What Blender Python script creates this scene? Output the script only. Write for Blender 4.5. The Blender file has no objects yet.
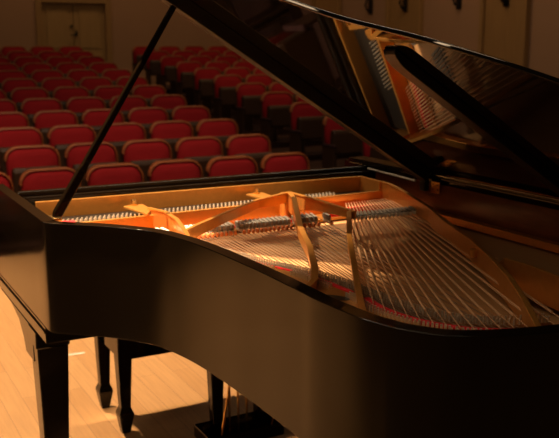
import bpy, bmesh, math, random
from mathutils import Vector, Matrix
random.seed(7)
C = bpy.context.scene.collection
SC = bpy.context.scene

# ---------------------------------------------------------------- camera
cam_d = bpy.data.cameras.new('camera'); cam = bpy.data.objects.new('camera', cam_d); C.objects.link(cam)
YAW = math.radians(28.0); PITCH = math.atan(173/873.0)
fw = Vector((-math.sin(YAW)*math.cos(PITCH), -math.cos(YAW)*math.cos(PITCH), -math.sin(PITCH)))
cam.location = (1.27, 3.0, 1.47)
cam.rotation_euler = fw.to_track_quat('-Z', 'Y').to_euler()
cam_d.sensor_width = 36.0; cam_d.lens = 873/559*36.0
cam_d.clip_start = 0.05; cam_d.clip_end = 100
cam_d.dof.use_dof = True; cam_d.dof.focus_distance = 2.0; cam_d.dof.aperture_fstop = 7.0
SC.camera = cam
# ---------------------------------------------------------------- world, light, exposure
SC.view_settings.view_transform = 'Standard'; SC.view_settings.look = 'None'
SC.view_settings.gamma = 1.0; SC.view_settings.exposure = 0.0
w = bpy.data.worlds.new('hall_dark'); SC.world = w; w.use_nodes = True
w.node_tree.nodes['Background'].inputs[0].default_value = (1.0, .52, .22, 1)
w.node_tree.nodes['Background'].inputs[1].default_value = 0.012
def look(o, t): o.rotation_euler = (Vector(t)-o.location).to_track_quat('-Z', 'Y').to_euler()
def spot(name, loc, tgt, power, size, blend, rad, col):
    d = bpy.data.lights.new(name, 'SPOT'); o = bpy.data.objects.new(name, d); C.objects.link(o)
    o.location = loc; look(o, tgt); d.energy = power; d.spot_size = math.radians(size)
    d.spot_blend = blend; d.shadow_soft_size = rad; d.color = col; return o
def area(name, loc, tgt, power, sx, sy, col):
    d = bpy.data.lights.new(name, 'AREA'); o = bpy.data.objects.new(name, d); C.objects.link(o)
    o.location = loc; look(o, tgt); d.energy = power; d.shape = 'RECTANGLE'; d.size = sx; d.size_y = sy
    d.color = col; return o
WARM = (1.0, .68, .40)
spot('stage_spot_front', (1.5, -3.6, 6.4), (.75, -1.35, 0), 3700, 46, .9, .14, WARM)
spot('stage_spot_overhead', (2.1, .6, 6.2), (.26, .44, .9), 8400, 16, 1.0, .06, WARM)
spot('hall_spot', (-1.2, -2.3, 7.0), (-.9, -5.0, .2), 440, 50, 1.0, .35, (1.0, .55, .32))
area('wall_wash', (-4.0, -14.2, 6.3), (-4.0, -16.2, 2.4), 56, 8, 1.0, (1.0, .62, .3))
area('side_wall_fill', (-6.8, -8.0, 6.3), (-8.4, -8.0, 2.6), 80, 1.0, 7, (1.0, .62, .3))  # added fill that brightens the right wall, no known fixture
spot('side_seat_fill', (2.2, -2.6, 6.5), (1.7, -5.2, .2), 1000, 40, 1.0, .35, (1.0, .55, .32))  # added lamp, lifts the seats mirrored in the case side
area('edge_highlight_fill', (3.9, 1.4, 6.2), (0, 1.2, 1.0), 85, .35, 9, (1.0, .68, .40))  # unseen strip added to put highlights on lid and rim edges
area('rail_highlight_fill', (0, -2.7, 6.3), (0, -1.6, 0), 110, 9, .35, (1.0, .80, .58))  # unseen strip added for the bright line on rail and plate tops

# ---------------------------------------------------------------- materials
def mat(name, col, rough=.5, metal=0, coat=0, spec=.5, noise=None, bump=0, sheen=0):
    m = bpy.data.materials.new(name); m.use_nodes = True; nt = m.node_tree; b = nt.nodes['Principled BSDF']
    b.inputs['Base Color'].default_value = (*col, 1); b.inputs['Roughness'].default_value = rough
    b.inputs['Metallic'].default_value = metal; b.inputs['Coat Weight'].default_value = coat
    b.inputs['Specular IOR Level'].default_value = spec; b.inputs['Sheen Weight'].default_value = sheen
    tc = nt.nodes.new('ShaderNodeTexCoord'); n = nt.nodes.new('ShaderNodeTexNoise')
    mp = nt.nodes.new('ShaderNodeMapping'); nt.links.new(tc.outputs['Object'], mp.inputs[0]); nt.links.new(mp.outputs[0], n.inputs[0])
    sc, amt, st = noise or (30, .06, (1, 1, 1))
    mp.inputs['Scale'].default_value = st; n.inputs['Scale'].default_value = sc; n.inputs['Detail'].default_value = 4
    mx = nt.nodes.new('ShaderNodeMix'); mx.data_type = 'RGBA'
    mx.inputs[6].default_value = (*[c*(1-amt) for c in col], 1); mx.inputs[7].default_value = (*[min(1, c*(1+amt)) for c in col], 1)
    nt.links.new(n.outputs[0], mx.inputs[0]); nt.links.new(mx.outputs[2], b.inputs['Base Color'])
    if bump:
        bp = nt.nodes.new('ShaderNodeBump'); bp.inputs['Strength'].default_value = bump; bp.inputs['Distance'].default_value = .002
        nt.links.new(n.outputs[0], bp.inputs['Height']); nt.links.new(bp.outputs[0], b.inputs['Normal'])
    return m
M_black = mat('black_lacquer', (.005, .003, .0015), .09, spec=.30)
M_mirror = mat('polished_black_lacquer', (.006, .005, .004), .03, spec=.75)
M_satin = mat('satin_black', (.012, .01, .008), .35)
M_gold = mat('gold_painted_iron', (.66, .31, .07), .30, metal=.7, noise=(60, .12, (1, 1, 1)), bump=.15)
M_brass = mat('brass', (.75, .5, .2), .25, metal=1)
M_steel = mat('steel', (.85, .8, .7), .3, metal=.7)
M_copper = mat('copper_winding', (1.0, .58, .34), .36, metal=.5, noise=(400, .25, (1, 1, 1)))
M_wire = mat('steel_wire', (.50, .37, .27), .35, metal=.8)
M_red = mat('red_felt', (.62, .014, .02), .95, noise=(300, .4, (1, 1, 1)), bump=.5)
M_white = mat('white_felt', (.75, .72, .66), .9)
M_grey = mat('grey_felt', (.34, .31, .27), .9)
M_orange = mat('orange_felt', (.62, .2, .06), .8)
M_spruce = mat('spruce', (.60, .36, .17), .45, noise=(14, .15, (8, .6, 1)))
M_mahog = mat('mahogany_veneer', (.16, .045, .014), .22, noise=(10, .45, (10, 1, 5)))
M_maple = mat('maple_bridge', (.40, .22, .1), .5)
M_seat = mat('red_upholstery', (.36, .004, .010), .9, noise=(120, .25, (1, 1, 1)), sheen=0)
M_seatd = mat('maroon_upholstery', (.03, .004, .005), .9)
M_trim = mat('brown_seat_trim', (.42, .12, .035), .5)
M_wood = mat('brown_seat_wood', (.05, .022, .009), .5, noise=(14, .3, (1, 1, 6)))
M_wall = mat('tan_plaster', (.42, .25, .15), .9, noise=(2, .05, (1, 1, 1)))
M_panel = mat('oak_panel', (.36, .21, .08), .6, noise=(5, .2, (6, 6, .4)))
M_doorm = mat('oak_door', (.40, .25, .10), .6, noise=(5, .15, (6, 6, .4)))
M_dark = mat('dark_carpet', (.045, .016, .01), .95)
M_iron = mat('dark_iron', (.02, .018, .015), .4, metal=.6)
M_tape = mat('white_tape', (.75, .75, .68), .7)
def plank_mat():
    m = bpy.data.materials.new('maple_stage_planks'); m.use_nodes = True; nt = m.node_tree; b = nt.nodes['Principled BSDF']
    tc = nt.nodes.new('ShaderNodeTexCoord'); mp = nt.nodes.new('ShaderNodeMapping'); mp.inputs['Rotation'].default_value = (0, 0, math.pi/2)
    br = nt.nodes.new('ShaderNodeTexBrick'); br.offset = .37
    br.inputs['Scale'].default_value = 1; br.inputs['Brick Width'].default_value = .95; br.inputs['Row Height'].default_value = .085
    br.inputs['Mortar Size'].default_value = .0012; br.inputs['Mortar Smooth'].default_value = .3; br.inputs['Bias'].default_value = -.1
    br.inputs['Color1'].default_value = (.68, .39, .17, 1); br.inputs['Color2'].default_value = (.60, .33, .135, 1); br.inputs['Mortar'].default_value = (.38, .21, .1, 1)
    n = nt.nodes.new('ShaderNodeTexNoise'); mp2 = nt.nodes.new('ShaderNodeMapping'); mp2.inputs['Scale'].default_value = (24, 1.5, 1)
    n.inputs['Scale'].default_value = 3; n.inputs['Detail'].default_value = 5
    mx = nt.nodes.new('ShaderNodeMix'); mx.data_type = 'RGBA'; mx.blend_type = 'MULTIPLY'; mx.inputs[0].default_value = .35
    nt.links.new(tc.outputs['Object'], mp.inputs[0]); nt.links.new(mp.outputs[0], br.inputs[0])
    nt.links.new(tc.outputs['Object'], mp2.inputs[0]); nt.links.new(mp2.outputs[0], n.inputs[0])
    nt.links.new(br.outputs[0], mx.inputs[6]); nt.links.new(n.outputs[0], mx.inputs[7]); nt.links.new(mx.outputs[2], b.inputs['Base Color'])
    b.inputs['Roughness'].default_value = .38
    return m
M_floor = plank_mat()

# ---------------------------------------------------------------- mesh helpers
def quad(bm, pts): return bm.faces.new([bm.verts.new(p) for p in pts])
def box(bm, x0, x1, y0, y1, z0, z1):
    v = [bm.verts.new((x, y, z)) for z in (z0, z1) for x, y in ((x0, y0), (x1, y0), (x1, y1), (x0, y1))]
    for f in ((3, 2, 1, 0), (4, 5, 6, 7), (0, 1, 5, 4), (1, 2, 6, 5), (2, 3, 7, 6), (3, 0, 4, 7)): bm.faces.new([v[i] for i in f])
def loft(bm, rings, caps=True, closed=True):
    R = [[bm.verts.new(p) for p in r] for r in rings]; n = len(R[0])
    for a, b in zip(R, R[1:]):
        for i in range(n if closed else n-1): bm.faces.new([a[i], a[(i+1) % n], b[(i+1) % n], b[i]])
    if caps: bm.faces.new(list(reversed(R[0]))); bm.faces.new(R[-1])
def prism(bm, poly, z0, z1): loft(bm, [[(x, y, z0) for x, y in poly], [(x, y, z1) for x, y in poly]])
def frame(d):
    d = d.normalized(); s = d.cross(Vector((0, 0, 1)))
    if s.length < 1e-3: s = Vector((1, 0, 0))
    s.normalize(); return s, s.cross(d)
def tube(bm, pts, r, n=6):
    pts = [Vector(p) for p in pts]; rings = []
    for i, p in enumerate(pts):
        d = pts[min(i+1, len(pts)-1)]-pts[max(i-1, 0)]; s, u = frame(d); rr = r[i] if isinstance(r, (list, tuple)) else r
        rings.append([p+s*math.cos(2*math.pi*k/n)*rr+u*math.sin(2*math.pi*k/n)*rr for k in range(n)])
    loft(bm, rings)
def cyl(bm, c, r, h, n=10): tube(bm, [c, (c[0], c[1], c[2]+h)], r, n)
def wall_along(bm, pts, wid, zb, zt=None):
    """a bar following plan points; pts are (x, y, ztop) or (x, y) with zt"""
    P = [Vector((p[0], p[1], 0)) for p in pts]; Z = [p[2] if len(p) > 2 else zt for p in pts]; rings = []
    for i, p in enumerate(P):
        d = (P[min(i+1, len(P)-1)]-P[max(i-1, 0)]).normalized(); s = Vector((d.y, -d.x, 0))*wid/2
        zz = zb[i] if isinstance(zb, (list, tuple)) else zb
        rings.append([(p+s)+Vector((0, 0, zz)), (p-s)+Vector((0, 0, zz)), (p-s)+Vector((0, 0, Z[i])), (p+s)+Vector((0, 0, Z[i]))])
    loft(bm, rings)
def catmull(p, n=6):
    out = []; p = [Vector(q) for q in p]
    for i in range(len(p)-1):
        a, b, c, d = p[max(i-1, 0)], p[i], p[i+1], p[min(i+2, len(p)-1)]
        for k in range(n):
            t = k/n; out.append(.5*((2*b)+(c-a)*t+(2*a-5*b+4*c-d)*t*t+(3*b-a-3*c+d)*t**3))
    out.append(p[-1]); return out
def obj(name, bm, m, parent=None, bevel=0, smooth=False, seg=2, auto=False):
    bmesh.ops.recalc_face_normals(bm, faces=bm.faces)
    if auto:
        for e in bm.edges:
            if len(e.link_faces) == 2 and e.calc_face_angle(0) > .6: e.smooth = False
        smooth = True
    me = bpy.data.meshes.new(name); bm.to_mesh(me); bm.free()
    o = bpy.data.objects.new(name, me); C.objects.link(o); me.materials.append(m); o.parent = parent
    if smooth:
        for f in me.polygons: f.use_smooth = True
    if bevel:
        b = o.modifiers.new('bevel', 'BEVEL'); b.width = bevel; b.segments = seg; b.limit_method = 'ANGLE'; b.angle_limit = math.radians(40); b.harden_normals = bool(auto)
    return o
def part(name, m, parent, fn, **k):
    bm = bmesh.new(); fn(bm); return obj(name, bm, m, parent, **k)
def thing(name, label, cat, loc=(0, 0, 0), group=None):
    o = bpy.data.objects.new(name, None); C.objects.link(o); o.location = loc; o.empty_display_size = .1
    o['label'] = label; o['category'] = cat
    if group: o['group'] = group
    return o
def struct(name, m, fn, parent=None, **k):
    o = part(name, m, parent, fn, **k)
    if not parent: o['kind'] = 'structure'
    return o

# ---------------------------------------------------------------- the hall
ROWS = 12; PITCH_R = .93; Y1 = -4.15
def row_y(k): return Y1-PITCH_R*k
def row_floor(k): return -.40+.09*k
YB = -16.2; XR = -8.4; XL = 4.2
struct('floor', M_floor, lambda bm: prism(bm, [(XR, 6), (XR, -1.75), (-.15, -1.75), (.3, -3.25), (XL, -3.25), (XL, 6)], -.30, 0))
def hall_floor(bm):
    for k in (-2, -1):
        box(bm, XR, XL, row_y(k+1)+.2005, row_y(k)+.2 if k == -1 else 5.9, -1.2, row_floor(k) if k == -1 else -.5801)
    for k in range(ROWS):
        y1 = row_y(k)+.2; y0 = row_y(k+1)+.2 if k < ROWS-1 else YB
        box(bm, XR, XL, y0, y1-.0005, -.9, row_floor(k)-.0001)
o = struct('floor_hall', M_dark, hall_floor)
def back_wall(bm):
    dx0, dx1, dz = -4.60, -3.20, 2.38
    box(bm, XR, dx0, YB-.2, YB, -.9, 6.5); box(bm, dx1, XL, YB-.2, YB, -.9, 6.5); box(bm, dx0, dx1, YB-.2, YB, dz, 6.5)
struct('wall_back', M_wall, back_wall)
struct('wall_right', M_wall, lambda bm: box(bm, XR-.2, XR, YB-.2, 6.0, -.9, 6.5))
def door_fn(bm):
    for a, b in ((-4.60, -3.905), (-3.895, -3.20)):
        box(bm, a, b, YB-.12, YB-.06, .5, 2.38)
        box(bm, a+.12, b-.12, YB-.07, YB-.045, .62, 1.3); box(bm, a+.12, b-.12, YB-.07, YB-.045, 1.42, 2.26)
door = struct('door_1', M_doorm, door_fn, bevel=.006)
def dh(bm):
    box(bm, -3.97, -3.93, YB-.06, YB-.02, 1.68, 1.80); tube(bm, [(-3.95, YB-.03, 1.72), (-3.95, YB+.03, 1.72), (-3.80, YB+.03, 1.70)], .014)
    box(bm, -3.87, -3.83, YB-.06, YB-.02, 1.86, 1.92)
hd = part('door_handle', M_iron, door, dh)
def trimd(bm):
    box(bm, -4.72, -4.60, YB+.001, YB+.04, .55, 2.38); box(bm, -3.20, -3.08, YB+.001, YB+.04, .55, 2.38); box(bm, -4.72, -3.08, YB+.001, YB+.04, 2.38, 2.48)
struct('trim_1', M_panel, trimd)
def panel(bm, y0, y1):
    box(bm, XR+.001, XR+.04, y0, y1, -.2, 6.4)
    for a, b in ((y0, y0+.09), (y1-.09, y1)): box(bm, XR+.04, XR+.10, a, b, -.2, 6.4)
for i, (a, b) in enumerate(((-10.83, -9.76), (-8.19, -7.13), (-13.6, -12.5))):
    struct('trim_%d' % (i+2), M_panel, lambda bm: panel(bm, a, b), bevel=.01)
# wall sconces on the right wall
for y, lab in ((-11.43, 'dark iron wall bracket on plain wall, farthest left of the wall brackets'), (-10.25, 'dark iron wall bracket on oak panel farther from the stage'),
               (-8.80, 'dark iron wall bracket on plain plaster between the two oak panels'), (-7.62, 'dark iron wall bracket on the oak panel nearest the stage')):
    t = thing('wall_bracket', lab, 'wall light', (XR+.041 if y in (-10.25, -7.62) else XR, y, 2.25), 'iron brackets on the hall side wall')
    part('back_plate', M_iron, t, lambda bm: box(bm, 0.001, .03, -.06, .06, -.18, .35), bevel=.008)
    part('arm', M_iron, t, lambda bm: tube(bm, [(.03, 0, .2), (.10, 0, .1), (.14, 0, -.02), (.10, 0, -.1), (.03, 0, -.12)], .022))

# ---------------------------------------------------------------- theatre seats
def rounded_rect(wd, z0, z1, r, n=5):
    pts = []
    for cx, cz, a0 in ((wd/2-r, z1-r, 0), (-wd/2+r, z1-r, 90)):
        for k in range(n+1):
            a = math.radians(a0+90*k/n); pts.append((cx+r*math.cos(a), cz+r*math.sin(a)))
    pts += [(-wd/2, z0), (wd/2, z0)]
    return pts
def build_seat():
    t = thing('theatre_seat', 'x', 'seat')
    W = .50
    outer = rounded_rect(W, .42, .88, .12)
    inner = rounded_rect(W-.030, .44, .864, .108)
    tilt = lambda z: -.10*(z-.4)
    def shell(bm): loft(bm, [[(x, -.06+tilt(z), z) for x, z in outer], [(x, -.035+tilt(z), z) for x, z in outer]])
    part('backrest_shell', M_wood, t, shell, bevel=.006)
    def trim(bm):
        rings = []
        for x, z in outer[:]:
            cx, cz = x*.962, .42+(z-.42)*.972
            rings.append((x, z, cx, cz))
        R = [[bm.verts.new(p) for p in ((x, -.035+tilt(z), z), (x, .012+tilt(z), z), (cx, .018+tilt(cz), cz), (cx, -.03+tilt(cz), cz))] for x, z, cx, cz in rings]
        for a, b in zip(R[:-1], R[1:]):
            for i in range(4): bm.faces.new([a[i], a[(i+1) % 4], b[(i+1) % 4], b[i]])
        bm.faces.new(R[0]); bm.faces.new(R[-1]); R0, R1 = R[-2], R[-1]
    part('backrest_trim', M_trim, t, trim, smooth=False)
    def cush(bm):
        c = [(x*s, y, .645+(z-.645)*s) for s, y in ((1, -.03), (1, .004), (.9, .024), (.6, .034)) for x, z in [(0, 0)]]
        loft(bm, [[(x*s, y+tilt(z), .645+(z-.645)*s) for x, z in inner] for s, y in ((1, -.034), (1, -.004), (.93, .014), (.8, .032), (.6, .046), (.35, .054))])
    part('back_cushion', M_seat, t, cush, smooth=True)
    def pan(bm): loft(bm, [[(-.21, y0, z), (.21, y0, z), (.21, y1, z), (-.21, y1, z)] for z, y0, y1 in ((.40, .02, .12), (.42, .01, .14), (.66, .035, .13), (.70, .05, .11))])
    part('folded_seat', M_wood, t, pan, bevel=.015)
    for s in (-1, 1):
        def arm(bm, s=s):
            x = s*.250; box(bm, x-.012, x+.012, -.05, .20, 0, .50)
        st = part('side_support', M_wood, t, arm, bevel=.004)
        def rest(bm, s=s):
            x = s*.250; box(bm, x-.022, x+.022, -.06, .23, .50, .535)
        part('armrest', M_seatd, t, rest, bevel=.01)
    return t
ORD = ['first', 'second', 'third', 'fourth', 'fifth', 'sixth', 'seventh', 'eighth', 'ninth', 'tenth', 'eleventh', 'twelfth', 'thirteenth']
proto = build_seat(); used = False
def place_seat(x, k, label, group):
    global used
    if not used: r = proto; used = True
    else:
        r = proto.copy(); C.objects.link(r)
        for ch in list(proto.children):
            c = ch.copy(); C.objects.link(c); c.parent = r
    r.location = (x, row_y(k), row_floor(k)+.0002); r['label'] = label; r['group'] = group
SP = .553
for k in range(-2, ROWS):
    rn = ('front row' if k == -2 else 'back row' if k == ROWS-1 else ORD[k+2]+' row')
    # left of the aisle
    x0 = -2.62-.065*k
    D = 3.0-row_y(k); xmax = 1.27-.17*D+.5
    if 0 <= k < 2: xmax = 2.3
    if k == -1: xmax = -.05
    if k == -2: xmax = -.35
    j = 0
    while x0+j*SP < xmax:
        place_seat(x0+j*SP, k, 'red theatre seat, %s from the aisle, %s of the block left of the aisle' % (ORD[j] if j < 13 else 'last', rn), 'seats left of the aisle')
        j += 1
    x1 = -4.30-.05*k
    for j in range(0 if k < 0 else 6):
        x = x1-j*SP
        if x < XR+.4: break
        # hidden ones behind the lid are left out
        al = math.degrees(math.atan((1.27-x)/D))-28
        if al > 8: continue
        place_seat(x, k, 'red theatre seat, %s from the aisle, %s of the block right of the aisle' % (ORD[j], rn), 'seats right of the aisle')

# ---------------------------------------------------------------- the grand piano
piano = thing('grand_piano', 'open black lacquered concert grand piano with gold iron plate, lid propped up', 'piano')
XS = -.725                                                         # outer face of the long straight side
outer = [(.745, -.10), (.745, .20), (.745, .50), (.745, .63), (.738, .662), (.715, .686), (.667, .728), (.623, .768), (.573, .825), (.524, .90), (.499, .985), (.483, 1.072), (.472, 1.185), (.466, 1.31), (.463, 1.39), (.462, 1.48),
         (.462, 1.567), (.463, 1.62), (.460, 1.68), (.453, 1.755), (.440, 1.81), (.427, 1.845), (.39, 1.90), (.347, 1.934), (.285, 1.96), (.19, 1.985), (.05, 2.005), (-.1, 2.02), (-.3, 2.03), (-.5, 2.02), (-.64, 1.97), (XS, 1.82)]
curve = catmull([(x, y, 0) for x, y in outer[2:]], 5)
oc = [Vector((.745, -.10, 0)), Vector((.745, .2, 0))]+curve+[Vector((XS, -.10, 0))]
def offset(pts, d):
    out = []
    for i, p in enumerate(pts):
        t = (pts[min(i+1, len(pts)-1)]-pts[max(i-1, 0)]).normalized(); out.append(p+Vector((-t.y, t.x, 0))*d)
    out[0].y = pts[0].y; out[-1].y = pts[-1].y
    return out
ic = offset(oc, .036)
ic = [p for p in ic]
def rim_fn(bm):
    loft(bm, [[(a.x, a.y, .69), (b.x, b.y, .69), (b.x, b.y, 1.0), (a.x, a.y, 1.0)] for a, b in zip(oc, ic)])
rim = part('rim', M_black, piano, rim_fn, bevel=.006, seg=3, auto=True)
rim['label'] = 'curved black lacquered case side'
# mahogany veneer inside the rim
iv = offset(oc, .0375)
def liner(bm):
    iv2 = offset(oc, .041)
    s = 0
    loft(bm, [[(a.x, a.y, .84), (b.x, b.y, .84), (b.x, b.y, .985), (a.x, a.y, .985)] for a, b in zip(iv[3:-1]+[Vector((iv[-1].x, .14, 0))], iv2[3:-1]+[Vector((iv2[-1].x, .14, 0))])])
part('inner_veneer', M_mahog, piano, liner)
# soundboard
sb = offset(oc, .044)
poly = [(p.x, p.y) for p in sb if p.y > .30]
poly = [(.68, .30)]+poly+[(-.66, .30)]
part('soundboard', M_spruce, piano, lambda bm: prism(bm, poly, .85, .858))
# bottom: beams keep it closed from below
part('keybed', M_black, piano, lambda bm: box(bm, XS+.004, .745, -.11, .60, .637, .6895), bevel=.003)
def moulding(bm): box(bm, .7455, .749, -.11, .60, .668, .676)
part('side_moulding', M_black, piano, moulding, bevel=.002)
def console(bm):
    pr = [(-.30, .636), (-.08, .636), (.106, .630), (.225, .606), (.287, .56), (.31, .525), (.42, .525), (.42, .636)]
    loft(bm, [[(x, y, z) for y, z in pr[1:]] for x in (.66, .745)])
part('leg_bracket', M_black, piano, console, bevel=.004)
# fallboard / nameboard between the arms
part('nameboard', M_black, piano, lambda bm: box(bm, -.685, .706, .070, .108, .80, 1.0), bevel=.012, seg=4, auto=True)
part('music_desk_ledge', M_black, piano, lambda bm: box(bm, -.685, .705, .109, .135, .90, .985), bevel=.007, seg=3, auto=True)
part('fallboard', M_black, piano, lambda bm: box(bm, -.685, .705, -.09, .069, .84, .86), bevel=.004)
part('key_slip', M_black, piano, lambda bm: box(bm, -.685, .705, -.105, -.085, .6901, .86), bevel=.003)
# music desk guide along the long side
def guide(bm): box(bm, -.735, -.655, -.02, .49, 1.0005, 1.022)
gd = part('music_desk_guide', M_black, piano, guide, bevel=.004)
part('guide_rod', M_steel, gd, lambda bm: tube(bm, [(-.662, .12, .992), (-.662, .43, .984)], .0045, 8))
part('guide_stop', M_satin, gd, lambda bm: box(bm, -.672, -.65, .47, .50, .955, 1.0004), bevel=.004)
def hinge(bm):
    box(bm, -.6735, -.667, .515, .565, .953, .995)
    for y in (.527, .553):
        tube(bm, [(-.667, y, .965), (-.664, y, .965)], .004, 8); tube(bm, [(-.667, y, .983), (-.664, y, .983)], .004, 8)
part('lid_hinge', M_brass, piano, hinge, bevel=.001)
part('lid_hinge', M_brass, piano, lambda bm: tube(bm, [(-.70, .50, 1.006), (-.70, 1.95, 1.006)], .005, 8))

# iron plate with struts
E2L, E2R = Vector((.655, .372)), Vector((-.62, .300))
def e2y(x): return E2L.y+(E2R.y-E2L.y)*(E2L.x-x)/(E2L.x-E2R.x)
hitch = catmull([(x, y, 0) for x, y in ((.58, .70), (.44, .78), (.36, .87), (.315, .96), (.285, 1.05), (.25, 1.15), (.235, 1.23), (.228, 1.33), (.228, 1.42), (.24, 1.53), (.222, 1.63), (.18, 1.705), (.15, 1.735), (.10, 1.765), (.03, 1.79), (-.03, 1.80))], 5)
rimin = catmull([(x, y, 0) for x, y in ((.695, .66), (.60, .735), (.515, .83), (.47, .95), (.445, 1.06), (.432, 1.19), (.427, 1.33), (.424, 1.45), (.424, 1.57), (.422, 1.69), (.40, 1.80), (.355, 1.87), (.30, 1.905), (.2, 1.935), (.1, 1.955), (0, 1.97))], 5)
def plate(bm):
    wall_along(bm, [(.655, .143), (-.60, .152)], .010, .905, .970)                      # flange in front of the pins
    wall_along(bm, [(-.605, .146), (-.60, .22), (-.598, .30)], .010, .90, .970)
    wall_along(bm, [(E2L.x, E2L.y), (E2R.x, E2R.y)], .012, .872, .934)                   # drop behind the pins
    wall_along(bm, [(.655, .425), (-.60, .355)], .085, .866, .874)
    loft(bm, [[(a.x, a.y, .905), (b.x, b.y, .905), (b.x, b.y, .917), (a.x, a.y, .917)] for a, b in zip(hitch, rimin)])
    def strut(pts, wd, zb):
        wall_along(bm, pts, wd*.6, zb)
        wall_along(bm, [(x, y, z+.0012) for x, y, z in pts], wd, [z-.005 for x, y, z in pts])
    strut([(-.165, .30, .955), (-.18, .345, .968), (-.14, .45, .968), (.07, .87, .963), (.165, 1.09, .960), (.245, 1.25, .955), (.285, 1.32, .944), (.325, 1.345, .930), (.35, 1.33, .920)], .017, [.90, .90, .905, .925, .925, .92, .91, .90, .90])
    strut([(-.18, .345, .968), (-.02, .42, .966), (.15, .55, .962), (.30, .67, .958), (.36, .72, .955)], .013, [.93, .934, .93, .922, .905])
    strut([(.325, .31, .950), (.324, .46, .962), (.333, .58, .960), (.363, .72, .955), (.392, .83, .948), (.42, .90, .925)], .013, [.88, .88, .88, .885, .90, .90])
    strut([(-.18, .345, .968), (-.195, .50, .966), (-.20, .74, .962)], .013, [.90, .925, .938])
    strut([(-.203, .72, .962), (-.180, .735, .962), (.000, 1.02, .958), (.145, 1.27, .950), (.255, 1.46, .944), (.32, 1.58, .930), (.35, 1.66, .918)], .015, [.935, .93, .925, .92, .905, .905, .90])
    strut([(-.605, .30, .968), (-.60, .355, .968), (-.56, .485, .967), (-.50, .645, .967), (-.433, .816, .967), (-.342, 1.005, .967), (-.28, 1.148, .967), (-.243, 1.243, .966), (-.182, 1.366, .966), (-.13, 1.466, .965), (-.074, 1.572, .962), (0, 1.696, .955), (.068, 1.80, .945), (.11, 1.87, .93)],
          .014, [.90, .90, .902, .905, .91, .912, .912, .91, .906, .903, .9, .9, .9, .9])
    wall_along(bm, [(-.225, 1.36, .925), (-.205, 1.414, .958), (-.20, 1.50, .961), (-.187, 1.61, .960), (-.15, 1.75, .956), (-.08, 1.90, .95)], .010, .88)
    cyl(bm, (-.206, 1.295, .935), .012, .020, 12)
    cyl(bm, (-.172, .335, .88), .022, .083, 14)
    for bx, by in ((.345, .24), (-.125, .215)):
        prism(bm, [(bx+.035, by-.03), (bx-.035, by-.035), (bx-.03, by+.07), (bx+.01, by+.14)], .935, .944)
    wall_along(bm, [(-.62, .31), (-.645, .6), (-.645, 1.2), (-.60, 1.7), (-.5, 1.9)], .03, .87, .895)
    wall_along(bm, [(0, 1.955), (-.2, 1.965), (-.42, 1.955), (-.5, 1.9)], .04, .88, .905)
pl = part('iron_plate', M_gold, piano, plate, bevel=.002, seg=2)
part('pin_block', M_satin, piano, lambda bm: prism(bm, [(.66, .152), (.66, e2y(.66)-.008), (-.59, e2y(-.59)-.008), (-.59, .160)], .90, .914))
part('plate_port', M_satin, pl, lambda bm: prism(bm, [(.278+.045*math.cos(a)*.55-.02*math.sin(a)*.4, 1.395+.045*math.cos(a)*-.6-.016*math.sin(a)) for a in [2*math.pi*k/16 for k in range(16)]], .9172, .9182))
for bx, by in ((.345, .215), (-.125, .20)):
    part('plate_bolt', M_brass, pl, lambda bm: (cyl(bm, (bx, by, .944), .013, .006, 6), cyl(bm, (bx, by, .949), .009, .014, 8)))
tx = bpy.data.curves.new('cast_lettering', 'FONT'); tx.body = 'STEINWAY'; tx.size = .022; tx.extrude = .0012; tx.align_x = 'CENTER'
to = bpy.data.objects.new('cast_lettering', tx); C.objects.link(to)
dg = bpy.context.evaluated_depsgraph_get(); tm = bpy.data.meshes.new_from_object(to.evaluated_get(dg)); bpy.data.objects.remove(to)
o = bpy.data.objects.new('cast_lettering', tm); C.objects.link(o); o.parent = pl; tm.materials.clear(); tm.materials.append(M_gold)
o.rotation_euler = (math.pi/2, 0, math.pi+math.atan2(E2L.y-E2R.y, E2L.x-E2R.x))
o.location = (.045, e2y(.045)+.0075, .896)
# tuning pins
def pin_bm(bm, x, y):
    tube(bm, [(x, y, .9145), (x, y, .926), (x, y, .926), (x, y, .939)], [.0022, .0022, .0033, .0028], 6)
cnt = 0; rest = bmesh.new(); pinmesh = None
rows_p = []
for r in range(3):
    for i in range(70):
        x = .64-i*.0150-(r % 2)*.0075
        if -.21 < x < -.14: continue
        if abs(x-.33) < .012 or (r > 0 and (abs(x-.345) < .045 or abs(x+.125) < .045)): continue
        rows_p.append((x, e2y(x)-.014-r*.017, r))
rows_p.sort(key=lambda q: (q[2], -q[0]))
for x, y, r in rows_p:
    if cnt < 100:
        if pinmesh is None:
            bm = bmesh.new(); pin_bm(bm, 0, 0); o = obj('tuning_pin', bm, M_steel, piano); pinmesh = o.data; o.location = (x, y, 0)
        else:
            o = bpy.data.objects.new('tuning_pin', pinmesh); C.objects.link(o); o.parent = piano; o.location = (x, y, 0)
        cnt += 1
    else: pin_bm(rest, x, y)
o = obj('tuning_pins_rear', rest, M_steel, piano); o['kind'] = 'stuff'
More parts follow.
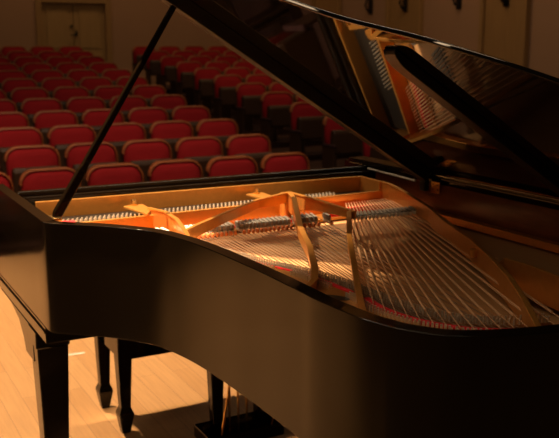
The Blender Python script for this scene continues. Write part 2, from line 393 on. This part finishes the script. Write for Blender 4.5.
# bridges
br = catmull([(x, y, 0) for x, y in ((.585, .655), (.46, .68), (.37, .73), (.315, .81), (.292, .90), (.276, .963), (.250, 1.05), (.225, 1.11), (.20, 1.19), (.181, 1.287), (.177, 1.388), (.168, 1.49), (.15, 1.576), (.11, 1.645), (.05, 1.69), (-.05, 1.72))], 5)
part('bridge', M_maple, piano, lambda bm: wall_along(bm, [(p.x, p.y) for p in br], .026, .8585, .907))
def bridgepins(bm):
    for a, b in zip(br, br[1:]):
        d = (b-a); s = Vector((d.y, -d.x, 0)).normalized(); m = max(2, int(d.length/.008))
        for q in range(m):
            for e in (-.010, .010):
                p = a+d*(q/m)+s*e; box(bm, p.x-.0020, p.x+.0020, p.y-.0020, p.y+.0020, .907, .920)
o = part('bridge_pins', M_steel, piano, bridgepins); o['kind'] = 'stuff'
def ccut(c, f):
    out = []
    for k, p in enumerate(c):
        if f(p): out.append(p)
    return out
fel = lambda f, w_, zt: part('felt_strip', M_red, piano, lambda bm: wall_along(bm, [(h.x-.005, h.y-.003) for h in ccut(hitch, f)], w_, .9, zt), bevel=.002)
fel(lambda p: .74 < p.y < 1.17, .010, .919)
fel(lambda p: 1.19 < p.y < 1.40, .014, .920)
fel(lambda p: p.y > 1.42, .022, .922)
part('felt_strip', M_red, piano, lambda bm: wall_along(bm, [(.60, .452), (-.20, .405)], .016, .8745, .883))
part('felt_strip', M_red, piano, lambda bm: wall_along(bm, [(-.30, .398), (-.58, .375)], .016, .8745, .900))
# treble strings fan from the agraffes to the bridge and on to the hitch pins
def poly_hit(c, a, d):
    best = None
    for p, q in zip(c, c[1:]):
        e = q-p; den = d.x*e.y-d.y*e.x
        if abs(den) < 1e-9: continue
        t = ((p.x-a.x)*e.y-(p.y-a.y)*e.x)/den; u = ((p.x-a.x)*d.y-(p.y-a.y)*d.x)/den
        if t > 0 and -.001 <= u <= 1.001 and (best is None or t < best): best = t
    return best
NT = 50; tre = []
cand = []
for k in range(len(br)-1):
    for q in range(4):
        b = br[k].lerp(br[k+1], q/4); t = (k+q/4)/(len(br)-1); sl = .0+.24*min(1, max(0, t-.10)*1.5)
        cand.append((b.x-sl*(b.y-.38), b))
i0 = 0
for i in range(NT):
    x0 = .575-i*(.845/(NT-1))
    best = min(cand, key=lambda c: abs(c[0]-x0)); b = best[1]
    a = Vector((x0, e2y(x0)+.008, 0)); d = Vector((b.x, b.y, 0))-a
    th = poly_hit(hitch, a, d) or (1+.09/d.length)
    th = max(th, 1.02)
    e = a+d*th
    tre.append((a, d))
    part('treble_string', M_wire, piano, lambda bm: tube(bm, [(a.x, a.y, .886), (a.x+d.x*.1, a.y+d.y*.1, .887), (b.x, b.y, .9095), (e.x, e.y, .9185)], .0013, 6))
def damper(x, y, z, ang, bass):
    d = part('damper', M_satin if bass else M_grey, piano, lambda bm: box(bm, -.0058 if not bass else -.005, .0058 if not bass else .005, -.034, .030, .010, .026 if not bass else .014), bevel=.002)
    d.location = (x, y, z); d.rotation_euler.z = ang
    part('damper_felt', M_white, d, lambda bm: loft(bm, [[(-.0048, -.030, .012), (.0048, -.030, .012), (.0048, .034, .012), (-.0048, .034, .012)], [(-.003, -.030, .001), (.003, -.030, .001), (.003, .034, .001), (-.003, .034, .001)]]))
    if bass: part('damper_cap', M_grey, d, lambda bm: box(bm, -.0045, .0045, -.036, .028, .0142, .0165), bevel=.001)
    else:
        part('felt_block', M_orange, d, lambda bm: box(bm, -.0045, .0045, .046, .062, .0005, .014), bevel=.003)
        part('damper_cap', M_white, d, lambda bm: box(bm, -.0048, .0048, -.034, .029, .0262, .0280), bevel=.001)
for k, (a, d) in enumerate(tre):
    t = (.53-a.y)/d.y; x = a.x+d.x*t
    if abs(x-.328) < .010 or abs(x+.195) < .012 or abs(x-.118) < .011 or abs(x+.09) < .013: continue
    damper(x, .53, .888+.012*t, -math.atan2(d.x, d.y), False)
# bass strings
NB = 18
for i in range(NB):
    t = i/(NB-1)
    a = Vector((-.415-.205*t, .345-.012*t, .908))
    m = Vector((-.232, .666, 0)).lerp(Vector((-.532, .577, 0)), t); d2 = Vector((m.x-a.x, m.y-a.y, 0))
    th = poly_hit(hitch, Vector((a.x, a.y, 0)), d2*1.0) or 4
    e = a+d2*th; e.z = .927; d = e-a
    part('bass_string', M_copper, piano, lambda bm: (tube(bm, [a, a+d*.07], .0013, 6), tube(bm, [a+d*.04, e-d*.05], .0031-.0006*(1-t), 8), tube(bm, [e-d*.06, e+d*.012], .0013, 6)))
    p = a+d*(.335/d.length); damper(p.x, p.y, p.z+.003, math.atan2(d.y, d.x)-math.pi/2, True)
def hp(bm):
    for j, off in enumerate((.012, .024)):
        hh = [p for p in hitch if p.y > .8]
        for a, b in zip(hh, hh[1:]):
            if 1.33 < a.y < 1.40 or 1.10 < a.y < 1.16: continue
            d = b-a; v = Vector((-d.y, d.x, 0)).normalized()*-1
            if v.x < 0 and v.y < 0: v = -v
            n = max(1, round(d.length/.010))
            for q in range(n):
                p = a+d*((q+.5*j)/n)-v*(-off) ; cyl(bm, (p.x, p.y, .9172), .0030, .011, 6)
o = part('hitch_pins', M_steel, piano, hp); o['kind'] = 'stuff'

# lid
A = math.radians(32.0); HX, HZ = -.70, 1.012
def L(D, y, h=0):  # h: distance below the underside
    return Vector((HX+D*math.cos(A)+h*math.sin(A), y, HZ+D*math.sin(A)-h*math.cos(A)))
lc = catmull([(1.452, .46, 0), (1.45, .60, 0), (1.38, .70, 0), (1.26, .81, 0), (1.16, .90, 0), (1.085, 1.01, 0), (1.01, 1.12, 0), (.96, 1.215, 0), (.893, 1.375, 0), (.815, 1.52, 0), (.725, 1.66, 0), (.6, 1.81, 0), (.45, 1.93, 0), (.25, 2.03, 0), (0, 2.08, 0)], 5)
lp = [(0, .46)]+[(p.x, p.y) for p in lc]
def lidf(bm): loft(bm, [[L(d, y, 0) for d, y in lp], [L(d, y, -.013) for d, y in lp]])
lid = part('lid', M_mirror, piano, lidf, bevel=.0055, seg=4, auto=True)
def flap(bm): 
    pts = [(.0, .462), (1.445, .462), (1.44, .60), (1.36, .705), (1.27, .79), (.0, .79)]
    loft(bm, [[L(d, y, -.0145) for d, y in pts], [L(d, y, -.030) for d, y in pts]])
part('lid_front_flap', M_mirror, lid, flap, bevel=.005)
def batten(y0, y1, d0, d1, h):
    def f(bm):
        n = 6; prof = [(d0, 0.0)]+[(d0, h)]+[(d1-.06+.06*math.sin(math.pi/2*k/n), h-h*(1-math.cos(math.pi/2*k/n))) for k in range(n+1)]
        loft(bm, [[L(d, y, hh+.0003) for d, hh in prof] for y in (y0, y1)])
    return f
part('lid_batten', M_satin, lid, batten(.462, .51, .03, 1.44, .042), bevel=.003)
part('lid_batten', M_satin, lid, batten(1.20, 1.25, .06, .855, .026), bevel=.003)
# prop stick
pb = Vector((.678, .50, .98)); pt = Vector((.262, .50, 1.64))
dd = pt-pb
def propf(bm):
    s_, u = frame(dd); y = Vector((0, 1, 0)); x = y.cross(dd.normalized())
    def ring(p, a, b): return [p+x*a+y*b, p-x*a+y*b, p-x*a-y*b, p+x*a-y*b]
    loft(bm, [ring(pb+dd*t, a, b) for t, a, b in ((0, .009, .010), (.02, .0135, .012), (.2, .0125, .012), (.225, .009, .011), (.25, .010, .010), (.985, .008, .008), (1, .005, .005))])
pr = part('prop_stick', M_black, piano, propf, bevel=.003)
part('prop_socket', M_brass, piano, lambda bm: box(bm, .665, .692, .47, .53, .975, .985), bevel=.002)
part('prop_felt', M_red, piano, lambda bm: box(bm, .61, .668, .44, .53, .950, .958), bevel=.002)

# legs
def legf(cx, cy):
    def f(bm):
        def sq(z, h): return [(cx-h, cy-h, z), (cx+h, cy-h, z), (cx+h, cy+h, z), (cx-h, cy+h, z)]
        loft(bm, [sq(z, h) for z, h in ((.6368, .051), (.585, .051), (.58, .047), (.12, .033), (.115, .040), (.085, .040))])
    return f
def casterf(cx, cy):
    def f(bm):
        cyl(bm, (cx, cy, .06), .012, .024, 10); box(bm, cx-.016, cx+.016, cy-.02, cy+.02, .045, .065)
        tube(bm, [(cx-.014, cy, .0285), (cx+.014, cy, .0285)], .028, 18)
    return f
for cx, cy in ((.697, .425), (-.64, .425), (-.25, 1.80)):
    lg = part('leg', M_black, piano, legf(cx, cy), bevel=.004)
    part('caster', M_brass, lg, casterf(cx, cy))
part('bottom_beam', M_satin, piano, lambda bm: (wall_along(bm, [(-.25, 1.85), (-.25, .62)], .10, .6395, .72), wall_along(bm, [(.40, 1.0), (-.66, 1.0)], .08, .70, .84)))
# pedal lyre
lyre = part('pedal_lyre', M_black, piano, lambda bm: box(bm, -.15, .15, .225, .37, .07, .12), bevel=.006)
for x in (.088, -.088):
    def post(bm, x=x): loft(bm, [[(x-a, .27, z), (x+a, .27, z), (x+a, .31, z), (x-a, .31, z)] for z, a in ((.12, .018), (.15, .018), (.50, .034), (.6365, .036))])
    part('lyre_post', M_black, lyre, post, bevel=.003)
for x in (.035, 0, -.035): part('pedal_rod', M_brass, lyre, lambda bm: cyl(bm, (x, .29, .12), .0045, .517, 8))
for x in (.06, 0, -.06):
    part('pedal', M_brass, lyre, lambda bm: loft(bm, [[(x-.014, .23, .06), (x+.014, .23, .06), (x+.014, .23, .068), (x-.014, .23, .068)], [(x-.020, .13, .045), (x+.020, .13, .045), (x+.020, .13, .055), (x-.020, .13, .055)]]), bevel=.003)
for x in (.11, -.11): part('lyre_brace', M_brass, lyre, lambda bm: tube(bm, [(x*.9, .36, .115), (x, .56, .6366)], .005, 8))

# ---------------------------------------------------------------- bench
bench = thing('piano_bench', 'black piano bench with tapered legs and spade feet behind the piano', 'bench', (0, 0, 0))
BX0, BX1, BY0, BY1 = -.42, .312, -.345, -.075
def spade(cx, cy):
    def f(bm):
        def sq(z, h): return [(cx-h, cy-h, z), (cx+h, cy-h, z), (cx+h, cy+h, z), (cx-h, cy+h, z)]
        loft(bm, [sq(z, h) for z, h in ((0.0005, .016), (.012, .018), (.075, .029), (.085, .028), (.105, .0195), (.30, .027), (.46, .029))])
    return f
for cx in (BX0, BX1):
    for cy in (BY0, BY1): part('leg', M_black, bench, spade(cx, cy), bevel=.002)
for nm, b in (('apron', (BX0+.0, BX1, BY1-.012, BY1+.012)), ('apron', (BX0, BX1, BY0-.012, BY0+.012)), ('apron', (BX0-.012, BX0+.012, BY0, BY1)), ('apron', (BX1-.012, BX1+.012, BY0, BY1))):
    part(nm, M_black, bench, lambda bm: box(bm, *b, .295, .4595), bevel=.003)
part('seat_cushion', M_satin, bench, lambda bm: loft(bm, [[(BX0-.04*s, BY0-.04*s, z), (BX1+.04*s, BY0-.04*s, z), (BX1+.04*s, BY1+.04*s, z), (BX0-.04*s, BY1+.04*s, z)] for z, s in ((.461, 1), (.495, 1.05), (.515, .8), (.52, .2))]), bevel=.008)
# tape mark on the stage
def tape(bm): prism(bm, [(.305, -1.048), (.205, -1.038), (.205, -1.018), (.305, -1.028)], .0003, .0012)
o = part('floor_tape', M_tape, None, tape); o['label'] = 'short white tape mark stuck on the stage floor behind the front leg'; o['category'] = 'tape'
